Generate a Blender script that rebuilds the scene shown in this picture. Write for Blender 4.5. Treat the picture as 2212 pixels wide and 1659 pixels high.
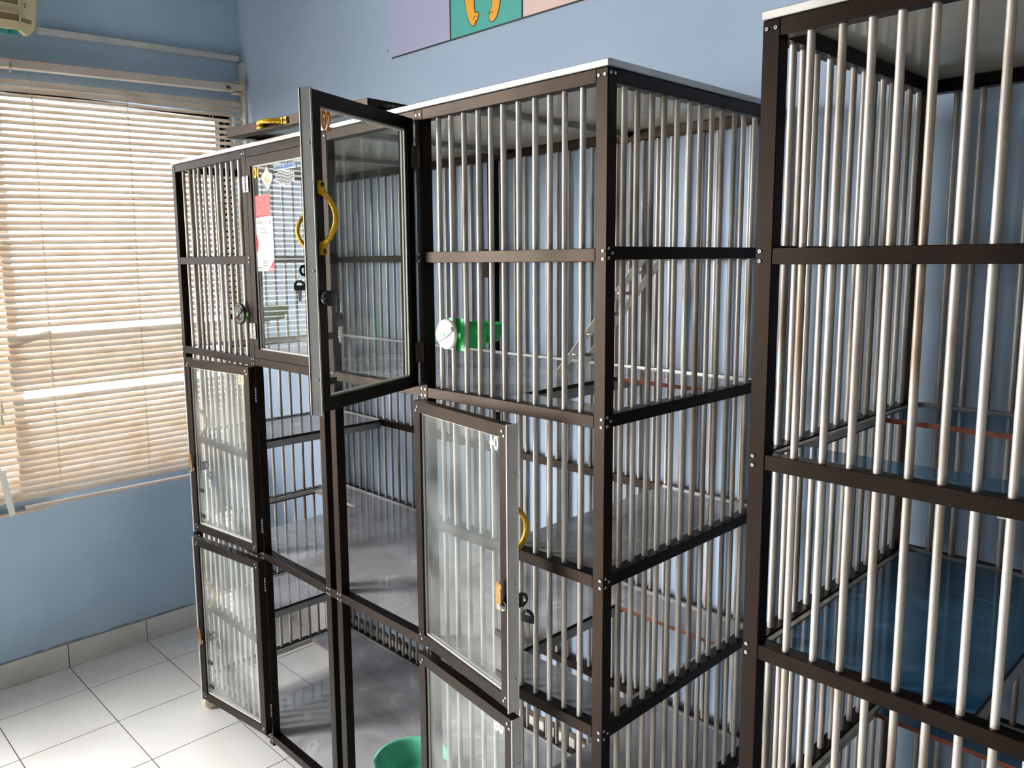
import bpy, bmesh, math, random
from math import sin, cos, pi, radians
from mathutils import Matrix, Vector

S = bpy.context.scene
for o in list(bpy.data.objects):
    bpy.data.objects.remove(o)

# ------------------------------------------------------------------ camera
cam_d = bpy.data.cameras.new('camera')
cam = bpy.data.objects.new('camera', cam_d)
S.collection.objects.link(cam)
cam.location = (0.8254158, -1.0730554, 1.5660067)
cam.rotation_euler = (1.43973979, 0.00897642, 0.79597305)
cam_d.sensor_fit = 'HORIZONTAL'
cam_d.sensor_width = 36.0
cam_d.lens = 1713.86549 / 2212 * 36.0
cam_d.shift_x = 40.2176 / 2212
cam_d.shift_y = -41.1173 / 2212
cam_d.clip_start = 0.02
S.camera = cam

# ------------------------------------------------------------------ world, light, exposure
SKY = 54.0
W = bpy.data.worlds.new('overcast_sky')
S.world = W
W.use_nodes = True
W.node_tree.nodes['Background'].inputs[0].default_value = (1.0, 0.968, 0.945, 1)
W.node_tree.nodes['Background'].inputs[1].default_value = SKY
S.view_settings.view_transform = 'Standard'
S.view_settings.look = 'None'
S.view_settings.gamma = 1.0
S.view_settings.use_curve_mapping = False
S.view_settings.exposure = 0.0
S.cycles.max_bounces = 10
S.cycles.diffuse_bounces = 5
S.cycles.glossy_bounces = 4
S.cycles.transmission_bounces = 4
S.cycles.transparent_max_bounces = 24
S.cycles.caustics_reflective = False
S.cycles.caustics_refractive = False
S.cycles.sample_clamp_indirect = 6.0


def portal(loc, rot, sx, sy):
    l = bpy.data.lights.new('daylight_portal', 'AREA')
    l.shape = 'RECTANGLE'
    l.size, l.size_y = sx, sy
    l.cycles.is_portal = True
    o = bpy.data.objects.new('daylight_portal', l)
    S.collection.objects.link(o)
    o.location = loc
    o.rotation_euler = rot
    return o


# room: wall with the blinds is x = XW, wall behind the cages is y = YW
XW, YW = -2.4436, 0.627
XR, YF, ZC = 3.2, -4.3, 3.05
WIN = (-1.30, 0.585, 0.74, 2.188)      # window_1: y0 y1 z0 z1
OPN = (-3.0, -1.5, 0.25, 2.5)       # shopfront glazing out of the picture
portal((XW + 0.02, (WIN[0] + WIN[1]) / 2, (WIN[2] + WIN[3]) / 2), (0, -pi / 2, 0), WIN[3] - WIN[2], WIN[1] - WIN[0])
portal((XW + 0.02, (OPN[0] + OPN[1]) / 2, (OPN[2] + OPN[3]) / 2), (0, -pi / 2, 0), OPN[3] - OPN[2], OPN[1] - OPN[0])



# ------------------------------------------------------------------ materials
def lin(r, g, b):
    f = lambda c: (c / 255) / 12.92 if c <= 10 else ((c / 255 + 0.055) / 1.055) ** 2.4
    return (f(r), f(g), f(b), 1)


def mat(name, col=(0.8, 0.8, 0.8, 1), rough=0.5, metal=0.0, spec=0.5, emit=None):
    m = bpy.data.materials.new(name)
    m.use_nodes = True
    p = m.node_tree.nodes['Principled BSDF']
    p.inputs['Base Color'].default_value = col
    p.inputs['Roughness'].default_value = rough
    p.inputs['Metallic'].default_value = metal
    p.inputs['Specular IOR Level'].default_value = spec
    return m


def N(m, kind, **kw):
    n = m.node_tree.nodes.new(kind)
    for k, v in kw.items():
        if k in n.inputs:
            n.inputs[k].default_value = v
        else:
            setattr(n, k, v)
    return n


def L(m, a, b):
    m.node_tree.links.new(a, b)


def P(m):
    return m.node_tree.nodes['Principled BSDF']


def noise(m, scale, detail=4, stretch=None, coord='Object', per_object=False, dist=0.0):
    tc = N(m, 'ShaderNodeTexCoord')
    mp = N(m, 'ShaderNodeMapping')
    L(m, tc.outputs[coord], mp.inputs[0])
    if stretch:
        mp.inputs['Scale'].default_value = stretch
    if per_object:
        oi = N(m, 'ShaderNodeObjectInfo')
        mu = N(m, 'ShaderNodeMath', operation='MULTIPLY')
        mu.inputs[1].default_value = 37.0
        L(m, oi.outputs['Random'], mu.inputs[0])
        L(m, mu.outputs[0], mp.inputs['Location'])
    n = N(m, 'ShaderNodeTexNoise')
    n.inputs['Scale'].default_value = scale
    n.inputs['Detail'].default_value = detail
    n.inputs['Distortion'].default_value = dist
    L(m, mp.outputs[0], n.inputs['Vector'])
    return n


def ramp(m, src, stops):
    r = N(m, 'ShaderNodeValToRGB')
    e = r.color_ramp.elements
    e[0].position, e[0].color = stops[0]
    e[1].position, e[1].color = stops[-1]
    for p, c in stops[1:-1]:
        x = e.new(p)
        x.color = c
    L(m, src, r.inputs[0])
    return r


def bump(m, src, strength=0.2, dist=0.002):
    b = N(m, 'ShaderNodeBump')
    b.inputs['Strength'].default_value = strength
    b.inputs['Distance'].default_value = dist
    L(m, src, b.inputs['Height'])
    L(m, b.outputs[0], P(m).inputs['Normal'])


def noisy(name, c1, c2, scale=6, rough=0.5, metal=0, spec=0.5, stretch=None, per=False, lo=0.35, hi=0.65, detail=4, bs=0, coord='Object'):
    m = mat(name, c1, rough, metal, spec)
    n = noise(m, scale, detail, stretch, coord, per)
    r = ramp(m, n.outputs[0], [(lo, c1), (hi, c2)])
    L(m, r.outputs[0], P(m).inputs['Base Color'])
    if bs:
        bump(m, n.outputs[0], bs)
    return m


# painted walls: light blue with faint mottling and a few dark specks
def wall_mat(name, a, b):
    m = mat(name, a, 0.55, 0, 0.35)
    n = noise(m, 1.6, 5, coord='Object')
    r = ramp(m, n.outputs[0], [(0.3, a), (0.7, b)])
    v = N(m, 'ShaderNodeTexVoronoi')
    v.inputs['Scale'].default_value = 5.5
    tc = N(m, 'ShaderNodeTexCoord')
    L(m, tc.outputs['Object'], v.inputs['Vector'])
    cut = N(m, 'ShaderNodeMath', operation='LESS_THAN')
    cut.inputs[1].default_value = 0.018
    L(m, v.outputs['Distance'], cut.inputs[0])
    mx = N(m, 'ShaderNodeMix', data_type='RGBA')
    L(m, cut.outputs[0], mx.inputs[0])
    L(m, r.outputs[0], mx.inputs[6])
    mx.inputs[7].default_value = lin(60, 66, 74)
    L(m, mx.outputs[2], P(m).inputs['Base Color'])
    f = noise(m, 160, 3)
    bump(m, f.outputs[0], 0.12, 0.001)
    return m


M_WALL = wall_mat('wall_paint_blue', lin(171, 190, 213), lin(161, 181, 206))
M_WALL_WIN = wall_mat('wall_paint_blue_dusty', lin(172, 196, 216), lin(148, 172, 194))
M_CEIL = mat('ceiling_greyed', lin(166, 166, 163), 0.8)  # unseen ceiling, greyed to weaken its bounced light
M_WALL_D = wall_mat('wall_paint_darkened', lin(78, 84, 92), lin(70, 76, 84))  # invented dark tone for the unseen walls, cuts bounced light
M_PLASTER = mat('added_eave_plaster', lin(200, 200, 195), 0.9)
M_FLOOR = noisy('floor_tile_white', lin(236, 234, 231), lin(226, 223, 219), 3, 0.16, 0, 0.5)
M_GROUT = mat('grout_dark', lin(74, 60, 52), 0.9)
M_BASE = noisy('baseboard_tile', lin(222, 219, 214), lin(206, 202, 196), 4, 0.22)
M_DUSTY = noisy('rough_grey_plaster', lin(150, 152, 150), lin(120, 122, 122), 30, 0.95)
M_DIRT = noisy('crumbling_plaster', lin(120, 112, 100), lin(80, 62, 44), 30, 0.95, lo=0.4, hi=0.6)

# brown anodised aluminium
M_FRAME = noisy('brown_anodised_aluminium', lin(44, 37, 32), lin(36, 30, 26), 9, 0.38, 1.0, 0.5, stretch=(1, 1, 0.2))
M_FRAME_D = mat('dark_inner_groove', lin(16, 15, 15), 0.5, 0.2)
M_ALU = noisy('bare_aluminium', lin(206, 203, 198), lin(184, 181, 176), 14, 0.42, 0.7, 0.5)
M_LADDER = noisy('whitish_aluminium', lin(240, 237, 230), lin(222, 217, 208), 14, 0.45, 0.1)
M_ALU_G = noisy('grey_aluminium', lin(170, 170, 168), lin(150, 150, 148), 14, 0.4, 0.75)
M_STRIP = noisy('door_edge_aluminium', lin(84, 84, 83), lin(72, 72, 71), 14, 0.4, 0.2)
M_STRIP_B = noisy('bright_edge_aluminium', lin(222, 221, 219), lin(206, 205, 203), 14, 0.5, 0.1)
M_RIVET = mat('zinc_rivet', lin(214, 214, 210), 0.28, 0.85)
M_RIVET_D = mat('rivet_core', lin(24, 24, 24), 0.6)
M_HINGE = noisy('steel_hinge', lin(200, 198, 196), lin(150, 148, 146), 30, 0.3, 0.9)
M_HINGE_B = mat('bronze_hinge', lin(120, 104, 96), 0.35, 0.8)


def bar_mat():
    m = mat('worn_aluminium_tube', lin(205, 200, 194), 0.5, 0.5)
    n1 = noise(m, 9, 6, (1, 1, 0.35), per_object=True)
    n2 = noise(m, 3.2, 4, (1, 1, 0.55), per_object=True)
    r1 = ramp(m, n1.outputs[0], [(0.42, lin(194, 188, 182)), (0.56, lin(168, 160, 152)), (0.68, lin(124, 112, 98))])
    r2 = ramp(m, n2.outputs[0], [(0.62, (0, 0, 0, 1)), (0.74, (1, 1, 1, 1))])
    mx = N(m, 'ShaderNodeMix', data_type='RGBA')
    L(m, r2.outputs[0], mx.inputs[0])
    L(m, r1.outputs[0], mx.inputs[6])
    mx.inputs[7].default_value = lin(128, 102, 78)
    L(m, mx.outputs[2], P(m).inputs['Base Color'])
    rr = ramp(m, n1.outputs[0], [(0.4, (0.42, 0.42, 0.42, 1)), (0.7, (0.65, 0.65, 0.65, 1))])
    L(m, rr.outputs[0], P(m).inputs['Roughness'])
    return m


M_BAR = bar_mat()


def marble(name, a, b, c, rough):
    m = mat(name, a, rough, 0, 0.75)
    n = noise(m, 5.5, 8, coord='Object', dist=1.4)
    r = ramp(m, n.outputs[0], [(0.32, b), (0.5, a), (0.6, a), (0.66, c), (0.72, a)])
    L(m, r.outputs[0], P(m).inputs['Base Color'])
    w = noise(m, 9, 2)
    bump(m, w.outputs[0], 0.06, 0.004)
    return m


M_TILE_G = marble('grey_marble_tile', lin(172, 170, 173), lin(150, 148, 152), lin(196, 194, 196), 0.05)
M_TILE_B = marble('blue_glazed_tile', lin(58, 104, 138), lin(42, 84, 118), lin(84, 128, 160), 0.05)
M_TERRA = noisy('terracotta_tile_edge', lin(126, 66, 46), lin(96, 50, 38), 40, 0.9)
M_DARKEDGE = noisy('dark_tile_edge', lin(52, 40, 36), lin(30, 24, 22), 40, 0.8)
M_GROUT_L = mat('pale_grout', lin(176, 166, 156), 0.9)


def roof_mat(name, col):
    m = mat(name, col, 0.12, 0, 0.6)
    n = noise(m, 9, 2, (1, 1, 1))
    bump(m, n.outputs[0], 0.35, 0.006)
    return m


M_ROOF = roof_mat('grey_plastic_sheet', lin(196, 192, 178))


def glass_mat(name, tint, dust, rough=0.01, dustcol=(0.75, 0.78, 0.76, 1)):
    m = bpy.data.materials.new(name)
    m.use_nodes = True
    t = m.node_tree
    t.nodes.clear()
    out = t.nodes.new('ShaderNodeOutputMaterial')
    tr = t.nodes.new('ShaderNodeBsdfTransparent')
    tr.inputs[0].default_value = tint
    gl = t.nodes.new('ShaderNodeBsdfGlossy')
    gl.inputs['Roughness'].default_value = rough
    fr = t.nodes.new('ShaderNodeFresnel')
    fr.inputs[0].default_value = 1.45
    mx = t.nodes.new('ShaderNodeMixShader')
    geo = t.nodes.new('ShaderNodeNewGeometry')
    fm = t.nodes.new('ShaderNodeMath')
    fm.operation = 'SUBTRACT'
    fm.use_clamp = True
    t.links.new(fr.outputs[0], fm.inputs[0])
    t.links.new(geo.outputs['Backfacing'], fm.inputs[1])
    t.links.new(fm.outputs[0], mx.inputs[0])
    t.links.new(tr.outputs[0], mx.inputs[1])
    t.links.new(gl.outputs[0], mx.inputs[2])
    last = mx
    if dust > 0:
        df = t.nodes.new('ShaderNodeBsdfDiffuse')
        df.inputs[0].default_value = dustcol
        n = noise(m, 7, 6)
        r = ramp(m, n.outputs[0], [(0.35, (dust * 0.4,) * 3 + (1,)), (0.75, (dust * 1.8,) * 3 + (1,))])
        m2 = t.nodes.new('ShaderNodeMixShader')
        t.links.new(r.outputs[0], m2.inputs[0])
        t.links.new(mx.outputs[0], m2.inputs[1])
        t.links.new(df.outputs[0], m2.inputs[2])
        last = m2
    t.links.new(last.outputs[0], out.inputs[0])
    return m


M_GLASS = glass_mat('door_glass', (0.95, 0.97, 0.96, 1), 0.035)
M_GLASS_DUSTY = glass_mat('dusty_door_glass', (0.93, 0.95, 0.94, 1), 0.075)
M_GLASS_WIN = glass_mat('sky_dimming_glass', (0.39, 0.40, 0.41, 1), 0.004)  # invented tint, dims the sky light behind the blinds
M_GASKET = mat('black_rubber', lin(14, 14, 14), 0.6)
M_SEAL = mat('clear_silicone', lin(196, 196, 188), 0.35)
M_GOLD = noisy('gold_plastic', lin(214, 166, 14), lin(186, 138, 8), 30, 0.22, 0.35)
M_BRASS = noisy('worn_brass', lin(178, 138, 84), lin(120, 84, 50), 40, 0.35, 0.8)
M_CHROME = mat('chrome', lin(190, 186, 182), 0.18, 1.0)
M_BLACKPL = mat('black_plastic', lin(16, 16, 17), 0.35)
M_KEYMETAL = mat('nickel_key', lin(176, 170, 164), 0.3, 0.9)
M_GREEN = mat('green_plastic', lin(34, 196, 92), 0.3)
M_GREEN2 = mat('lime_green_plastic', lin(96, 160, 62), 0.35)
for mm, k in ((M_GREEN, 0.1), (M_GREEN2, 0.1)):
    P(mm).inputs['Subsurface Weight'].default_value = 0.0
M_WHITEPL = mat('white_plastic', lin(236, 234, 228), 0.4)
M_TEAL = noisy('teal_plastic', lin(116, 214, 180), lin(98, 198, 164), 12, 0.35)
M_CASTER = mat('cream_nylon', lin(206, 192, 162), 0.5)
M_TRUNK = noisy('white_pvc', lin(208, 206, 202), lin(190, 187, 183), 8, 0.5)
M_AC = noisy('yellowed_plastic', lin(206, 198, 160), lin(196, 186, 146), 7, 0.45)
M_AC_D = mat('ac_inner_brown', lin(124, 106, 70), 0.6)
M_AC_T = mat('ac_teal_edge', lin(46, 132, 128), 0.5)
M_GREYMARK = mat('grey_print', lin(84, 84, 82), 0.7)


def slat_mat():
    m = bpy.data.materials.new('cream_slat')
    m.use_nodes = True
    t = m.node_tree
    p = P(m)
    p.inputs['Roughness'].default_value = 0.45
    n = noise(m, 5, 5, (1, 2.0, 6.0), coord='Object')
    r = ramp(m, n.outputs[0], [(0.3, lin(222, 210, 198)), (0.55, lin(214, 199, 181)), (0.78, lin(198, 172, 140))])
    L(m, r.outputs[0], p.inputs['Base Color'])
    tl = t.nodes.new('ShaderNodeBsdfTranslucent')
    L(m, r.outputs[0], tl.inputs[0])
    mx = t.nodes.new('ShaderNodeMixShader')
    mx.inputs[0].default_value = 0.07
    out = t.nodes['Material Output']
    L(m, p.outputs[0], mx.inputs[1])
    L(m, tl.outputs[0], mx.inputs[2])
    L(m, mx.outputs[0], out.inputs[0])
    return m


M_SLAT = slat_mat()
M_HEAD = noisy('blind_headrail', lin(206, 194, 182), lin(192, 178, 166), 6, 0.45)
M_CREAM = mat('cream_plastic', lin(206, 192, 156), 0.45)
M_CORD = mat('cord', lin(196, 178, 146), 0.8)
M_WINFRAME = mat('white_window_frame', lin(216, 216, 212), 0.5)
M_PAPER = mat('white_paper', lin(226, 224, 220), 0.7)
M_RED = mat('red_print', lin(206, 38, 48), 0.6)
M_REDFADE = noisy('faded_red_print', lin(186, 104, 100), lin(160, 66, 68), 220, 0.7, lo=0.42, hi=0.6)
M_PALEYEL = mat('pale_yellow_vinyl', lin(226, 214, 150), 0.5)
M_YEL = mat('yellow_vinyl', lin(246, 182, 20), 0.5)
M_AMB = mat('amber_vinyl', lin(196, 120, 12), 0.5)
M_WHT = mat('white_vinyl', lin(238, 238, 236), 0.5)
M_BLUETXT = mat('blue_vinyl', lin(74, 118, 164), 0.5)
M_DARKSTK = mat('charcoal_vinyl', lin(44, 43, 42), 0.5)
M_ORNG = noisy('orange_print', lin(226, 140, 78), lin(240, 220, 206), 60, 0.6, lo=0.4, hi=0.62)
M_MURAL = {'lilac': mat('lilac_print', lin(176, 178, 210), 0.5), 'teal': mat('teal_print', lin(70, 170, 160), 0.5),
           'peach': mat('peach_print', lin(238, 206, 196), 0.5), 'black': mat('black_print', lin(16, 16, 18), 0.5),
           'orange': mat('orange_flat_print', lin(242, 168, 8), 0.5)}
M_PAVE = mat('pale_pavement', lin(196, 194, 188), 0.9)
M_LED = mat('red_dot', lin(214, 120, 116), 0.5)


# ------------------------------------------------------------------ mesh builder
class MB:
    def __init__(self):
        self.v, self.f, self.m, self.s = [], [], [], []

    def add(self, vs, fs, mi=0, smooth=False, M=None):
        b = len(self.v)
        self.v += [tuple((M @ Vector(p)) if M is not None else p) for p in vs]
        for q in fs:
            self.f.append([b + i for i in q])
            self.m.append(mi)
            self.s.append(smooth)
        return self

    def box(self, x0, x1, y0, y1, z0, z1, mi=0, M=None, top=None):
        vs = [(x0, y0, z0), (x1, y0, z0), (x1, y1, z0), (x0, y1, z0), (x0, y0, z1), (x1, y0, z1), (x1, y1, z1), (x0, y1, z1)]
        fs = [(3, 2, 1, 0), (0, 1, 5, 4), (1, 2, 6, 5), (2, 3, 7, 6), (3, 0, 4, 7)]
        self.add(vs, fs, mi, False, M)
        self.add(vs, [(4, 5, 6, 7)], mi if top is None else top, False, M)
        return self

    def cyl(self, p0, p1, r, n=14, mi=0, r1=None, M=None, caps=True):
        p0, p1 = Vector(p0), Vector(p1)
        d = (p1 - p0).normalized()
        a = Vector((1, 0, 0)) if abs(d.x) < 0.9 else Vector((0, 1, 0))
        u = d.cross(a).normalized()
        w = d.cross(u)
        r1 = r if r1 is None else r1
        vs = []
        for p, q in ((p0, r), (p1, r1)):
            for i in range(n):
                t = 2 * pi * i / n
                vs.append(tuple(p + (u * cos(t) + w * sin(t)) * q))
        fs = [(i, (i + 1) % n, n + (i + 1) % n, n + i) for i in range(n)]
        self.add(vs, fs, mi, True, M)
        if caps:
            self.add(vs, [tuple(range(n))[::-1], tuple(range(n, 2 * n))], mi, False, M)
        return self

    def tube(self, pts, r, n=8, mi=0, M=None, closed=False, flat=1.0):
        pts = [Vector(p) for p in pts]
        k = len(pts)
        rs = r if isinstance(r, (list, tuple)) else [r] * k
        vs = []
        up = None
        for i, p in enumerate(pts):
            a = pts[(i - 1) % k] if (closed or i > 0) else p
            b = pts[(i + 1) % k] if (closed or i < k - 1) else p
            d = (b - a).normalized()
            if up is None:
                up = Vector((0, 0, 1)) if abs(d.z) < 0.9 else Vector((0, 1, 0))
            u = d.cross(up)
            if u.length < 1e-5:
                u = d.cross(Vector((1, 0, 0)))
            u.normalize()
            w = u.cross(d).normalized()
            up = w
            for j in range(n):
                t = 2 * pi * j / n
                vs.append(tuple(p + (u * cos(t) * flat + w * sin(t)) * rs[i]))
        fs = []
        for i in range(k if closed else k - 1):
            for j in range(n):
                a, b = i * n, ((i + 1) % k) * n
                fs.append((a + j, a + (j + 1) % n, b + (j + 1) % n, b + j))
        self.add(vs, fs, mi, True, M)
        if not closed:
            self.add(vs, [tuple(range(n))[::-1], tuple(range((k - 1) * n, k * n))], mi, False, M)
        return self

    def lathe(self, prof, n=40, mi=0, M=None, arc=None):
        k = len(prof)
        vs = []
        for i in range(n):
            t = 2 * pi * i / n
            vs += [(r * cos(t), r * sin(t), z) for r, z in prof]
        fs = []
        for i in range(n):
            a, b = i * k, ((i + 1) % n) * k
            for j in range(k - 1):
                fs.append((a + j, b + j, b + j + 1, a + j + 1))
        return self.add(vs, fs, mi, True, M)

    def prism(self, poly, z0, z1, mi=0, M=None, side=None):
        n = len(poly)
        vs = [(x, y, z0) for x, y in poly] + [(x, y, z1) for x, y in poly]
        self.add(vs, [tuple(range(n))[::-1], tuple(range(n, 2 * n))], mi, False, M)
        self.add(vs, [(i, (i + 1) % n, n + (i + 1) % n, n + i) for i in range(n)], mi if side is None else side, False, M)
        return self

    def mesh(self, name, mats, bevel=0.0, normals=True):
        me = bpy.data.meshes.new(name)
        me.from_pydata(self.v, [], self.f)
        for x in (mats if isinstance(mats, (list, tuple)) else [mats]):
            me.materials.append(x)
        me.polygons.foreach_set('material_index', self.m)
        me.polygons.foreach_set('use_smooth', self.s)
        bm = bmesh.new()
        bm.from_mesh(me)
        bmesh.ops.remove_doubles(bm, verts=bm.verts, dist=1e-6)
        if normals:
            bmesh.ops.recalc_face_normals(bm, faces=bm.faces)
        if bevel:
            es = [e for e in bm.edges if len(e.link_faces) == 2 and e.calc_face_angle(0) > 0.9]
            bmesh.ops.bevel(bm, geom=es, offset=bevel, segments=1, affect='EDGES', clamp_overlap=True)
        bm.to_mesh(me)
        bm.free()
        me.update()
        return me

    def build(self, name, mats, parent=None, loc=(0, 0, 0), rot=(0, 0, 0), bevel=0.0, normals=True, **props):
        return link(name, self.mesh(name, mats, bevel, normals), parent, loc, rot, **props)


def link(name, me, parent=None, loc=(0, 0, 0), rot=(0, 0, 0), **props):
    o = bpy.data.objects.new(name, me)
    S.collection.objects.link(o)
    o.parent = parent
    o.location = loc
    o.rotation_euler = rot
    for k, v in props.items():
        o[k] = v
    return o


def thing(name, label, cat, loc=(0, 0, 0), rot=(0, 0, 0), group=None):
    o = link(name, None, None, loc, rot, label=label, category=cat)
    o.empty_display_size = 0.05
    if group:
        o['group'] = group
    return o


def text_mesh(s, h, width=None, depth=0.0006, bold=0.0, align='LEFT', shear=0.0):
    c = bpy.data.curves.new('lettering', 'FONT')
    c.body = s
    c.size = h / 0.72
    c.extrude = depth
    c.offset = bold
    c.shear = shear
    c.align_x = align
    o = bpy.data.objects.new('lettering', c)
    S.collection.objects.link(o)
    bpy.context.view_layer.update()
    me = bpy.data.meshes.new_from_object(o.evaluated_get(bpy.context.evaluated_depsgraph_get()))
    bpy.data.objects.remove(o)
    if width:
        xs = [v.co.x for v in me.vertices]
        k = width / (max(xs) - min(xs))
        x0 = min(xs)
        for v in me.vertices:
            v.co.x = (v.co.x - x0) * k
    return me


def text(s, h, m, name, parent, loc, rot, width=None, **kw):
    props = {k: kw.pop(k) for k in list(kw) if k in ('label',)}
    me = text_mesh(s, h, width, **kw)
    me.materials.clear()
    me.materials.append(m)
    return link(name, me, parent, loc, rot, **props)


# ------------------------------------------------------------------ the room
T = 0.12


def holed_wall(mb, x0, x1, ya, yb, za, zb, holes):
    """wall slab normal to x with rectangular holes (y0,y1,z0,z1), holes sorted in y"""
    y = ya
    for (a, b, c, d) in holes:
        mb.box(x0, x1, y, a, za, zb)
        mb.box(x0, x1, a, b, za, c)
        mb.box(x0, x1, a, b, d, zb)
        y = b
    mb.box(x0, x1, y, yb, za, zb)
    return mb


holed_wall(MB(), XW - T, XW, YF - T, YW + T, -0.05, ZC, [OPN, WIN]).build('wall_left', M_WALL_WIN, kind='structure')
MB().box(XW, XR, YW, YW + T, -0.05, ZC).build('wall_back', M_WALL, kind='structure')
MB().box(XR, XR + T, YF - T, YW + T, -0.05, ZC).build('wall_right', M_WALL_D, kind='structure')
MB().box(XW, XR, YF - T, YF, -0.05, ZC).build('wall_front', M_WALL_D, kind='structure')
MB().box(XW - T, XR + T, YF - T, YW + T, ZC, ZC + 0.1).build('ceiling', M_CEIL, kind='structure')

# floor: 30 cm tiles with dark joints
fl = MB()
s = 0.3
x_first, y_line, g = XW + 0.2266, 0.0783, 0.0016
fl.box(XW, XR, YF, YW, -0.02, -0.0012, mi=1)
xs = [XW] + [x_first + s * i for i in range(60) if x_first + s * i < XR] + [XR]
ys = [YF] + sorted(y for y in [y_line + s * k for k in range(-40, 40)] if YF < y < YW) + [YW]
for i in range(len(xs) - 1):
    for j in range(len(ys) - 1):
        fl.box(xs[i] + g, xs[i + 1] - g, ys[j] + g, ys[j + 1] - g, -0.0115, 0.0)
fl.build('floor', [M_FLOOR, M_GROUT], kind='structure')

# baseboards: 30 x 9.6 cm tiles
bb = MB()
bb.box(XW, XW + 0.004, OPN[1], YW - 0.012, 0, 0.093, mi=1)
for j in range(-7, 3):
    a, b = y_line + s * j, y_line + s * (j + 1)
    a, b = max(a, OPN[1]), min(b, YW - 0.012)
    if b > a + 0.01:
        bb.box(XW, XW + 0.009, a + 0.0016, b - 0.0016, 0.001, 0.0955)
bb.build('baseboard_left', [M_BASE, M_GROUT], kind='structure')
bb = MB()
bb.box(XW + 0.012, XR, YW - 0.005, YW, 0, 0.155, mi=1)
x = XW + 0.0125
for k in range(30):
    a, b = max(x_first + s * (k - 1), x), min(x_first + s * k, XR)
    if b > a + 0.01:
        bb.box(a + 0.0016, b - 0.0016, YW - 0.012, YW, 0.001, 0.158)
bb.build('baseboard_back', [M_BASE, M_GROUT], kind='structure')
# rough plaster line above the tiles
random.seed(3)
for nm, fn in (('trim_1', lambda t, w, z: (XW, XW + w, t, z)), ('trim_2', None)):
    mb = MB()
    if fn:
        y = OPN[1] + 0.02
        while y < YW - 0.02:
            d = random.uniform(0.02, 0.07)
            mb.box(XW, XW + random.uniform(0.003, 0.006), y, min(y + d, YW - 0.013), 0.0955, 0.0955 + random.uniform(0.002, 0.007))
            y += d
    else:
        x = XW + 0.02
        while x < XR - 0.05:
            d = random.uniform(0.02, 0.07)
            mb.box(x, x + d, YW - random.uniform(0.006, 0.011), YW, 0.158, 0.158 + random.uniform(0.008, 0.018))
            x += d
    mb.build(nm, M_DUSTY if fn else M_DIRT, kind='structure')


# windows
def window(name, r, mulls, glass):
    y0, y1, z0, z1 = r
    xa, xb = XW - 0.085, XW - 0.04
    w = 0.02
    fr = MB()
    fr.box(xa, xb, y0, y1, z0, z0 + w).box(xa, xb, y0, y1, z1 - 0.012, z1)
    fr.box(xa, xb, y0, y0 + w, z0 + w, z1 - 0.012).box(xa, xb, y1 - w, y1, z0 + w, z1 - 0.012)
    for my in mulls:
        fr.box(xa, xb, my - w / 2, my + w / 2, z0 + w, z1 - 0.012)
    o = fr.build(name, M_FRAME, kind='structure', bevel=0.001)
    edges = [y0 + w] + sorted(x for my in mulls for x in (my - w / 2, my + w / 2)) + [y1 - w]
    for i in range(0, len(edges), 2):
        MB().box(XW - 0.066, XW - 0.062, edges[i], edges[i + 1], z0 + w, z1 - 0.012).build('window_glass', glass, o)
    return o


window('window_1', WIN, [-0.62, 0.546], M_GLASS_WIN)
M_GLASS_SHOP = glass_mat('shop_glass', (0.97, 0.98, 0.98, 1), 0.0)
window('window_2', OPN, [-2.25], M_GLASS_SHOP)
# unseen eave, added to keep high sky light off the blind slats
MB().box(XW - T - 1.1, XW - T, -1.6, 0.9, 2.32, 2.40).build('added_eave', M_PLASTER, kind='structure')
# street outside
MB().box(XW - 14, XW - T, -16, 14, -0.16, -0.1).build('ground', M_PAVE, kind='structure')


# ------------------------------------------------------------------ cable trunking and air conditioner
def skew_box(mb, x0, x1, ya, yb, za, zb, h, mi=0):
    vs = []
    for x in (x0, x1):
        vs += [(x, ya, za - h), (x, yb, zb - h), (x, yb, zb), (x, ya, za)]
    fs = [(0, 1, 2, 3), (7, 6, 5, 4), (0, 4, 5, 1), (1, 5, 6, 2), (2, 6, 7, 3), (3, 7, 4, 0)]
    return mb.add(vs, fs, mi)


mb = skew_box(MB(), XW, XW + 0.026, -0.158, 0.607, 2.4056, 2.431, 0.0205)
mb.build('cable_trunking', M_TRUNK, bevel=0.0015, label='white cable trunking running from the air conditioner to the room corner', category='trunking')
MB().box(XW + 0.001, XW + 0.044, 0.614, YW, 0.15, 2.407).build('cable_trunking', M_TRUNK, bevel=0.0015,
     label='vertical white cable trunking down the room corner beside the blind', category='trunking')

ac = thing('air_conditioner', 'yellowed wall air conditioner above the window blind', 'air conditioner', (XW, -0.66, 2.34))
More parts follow.
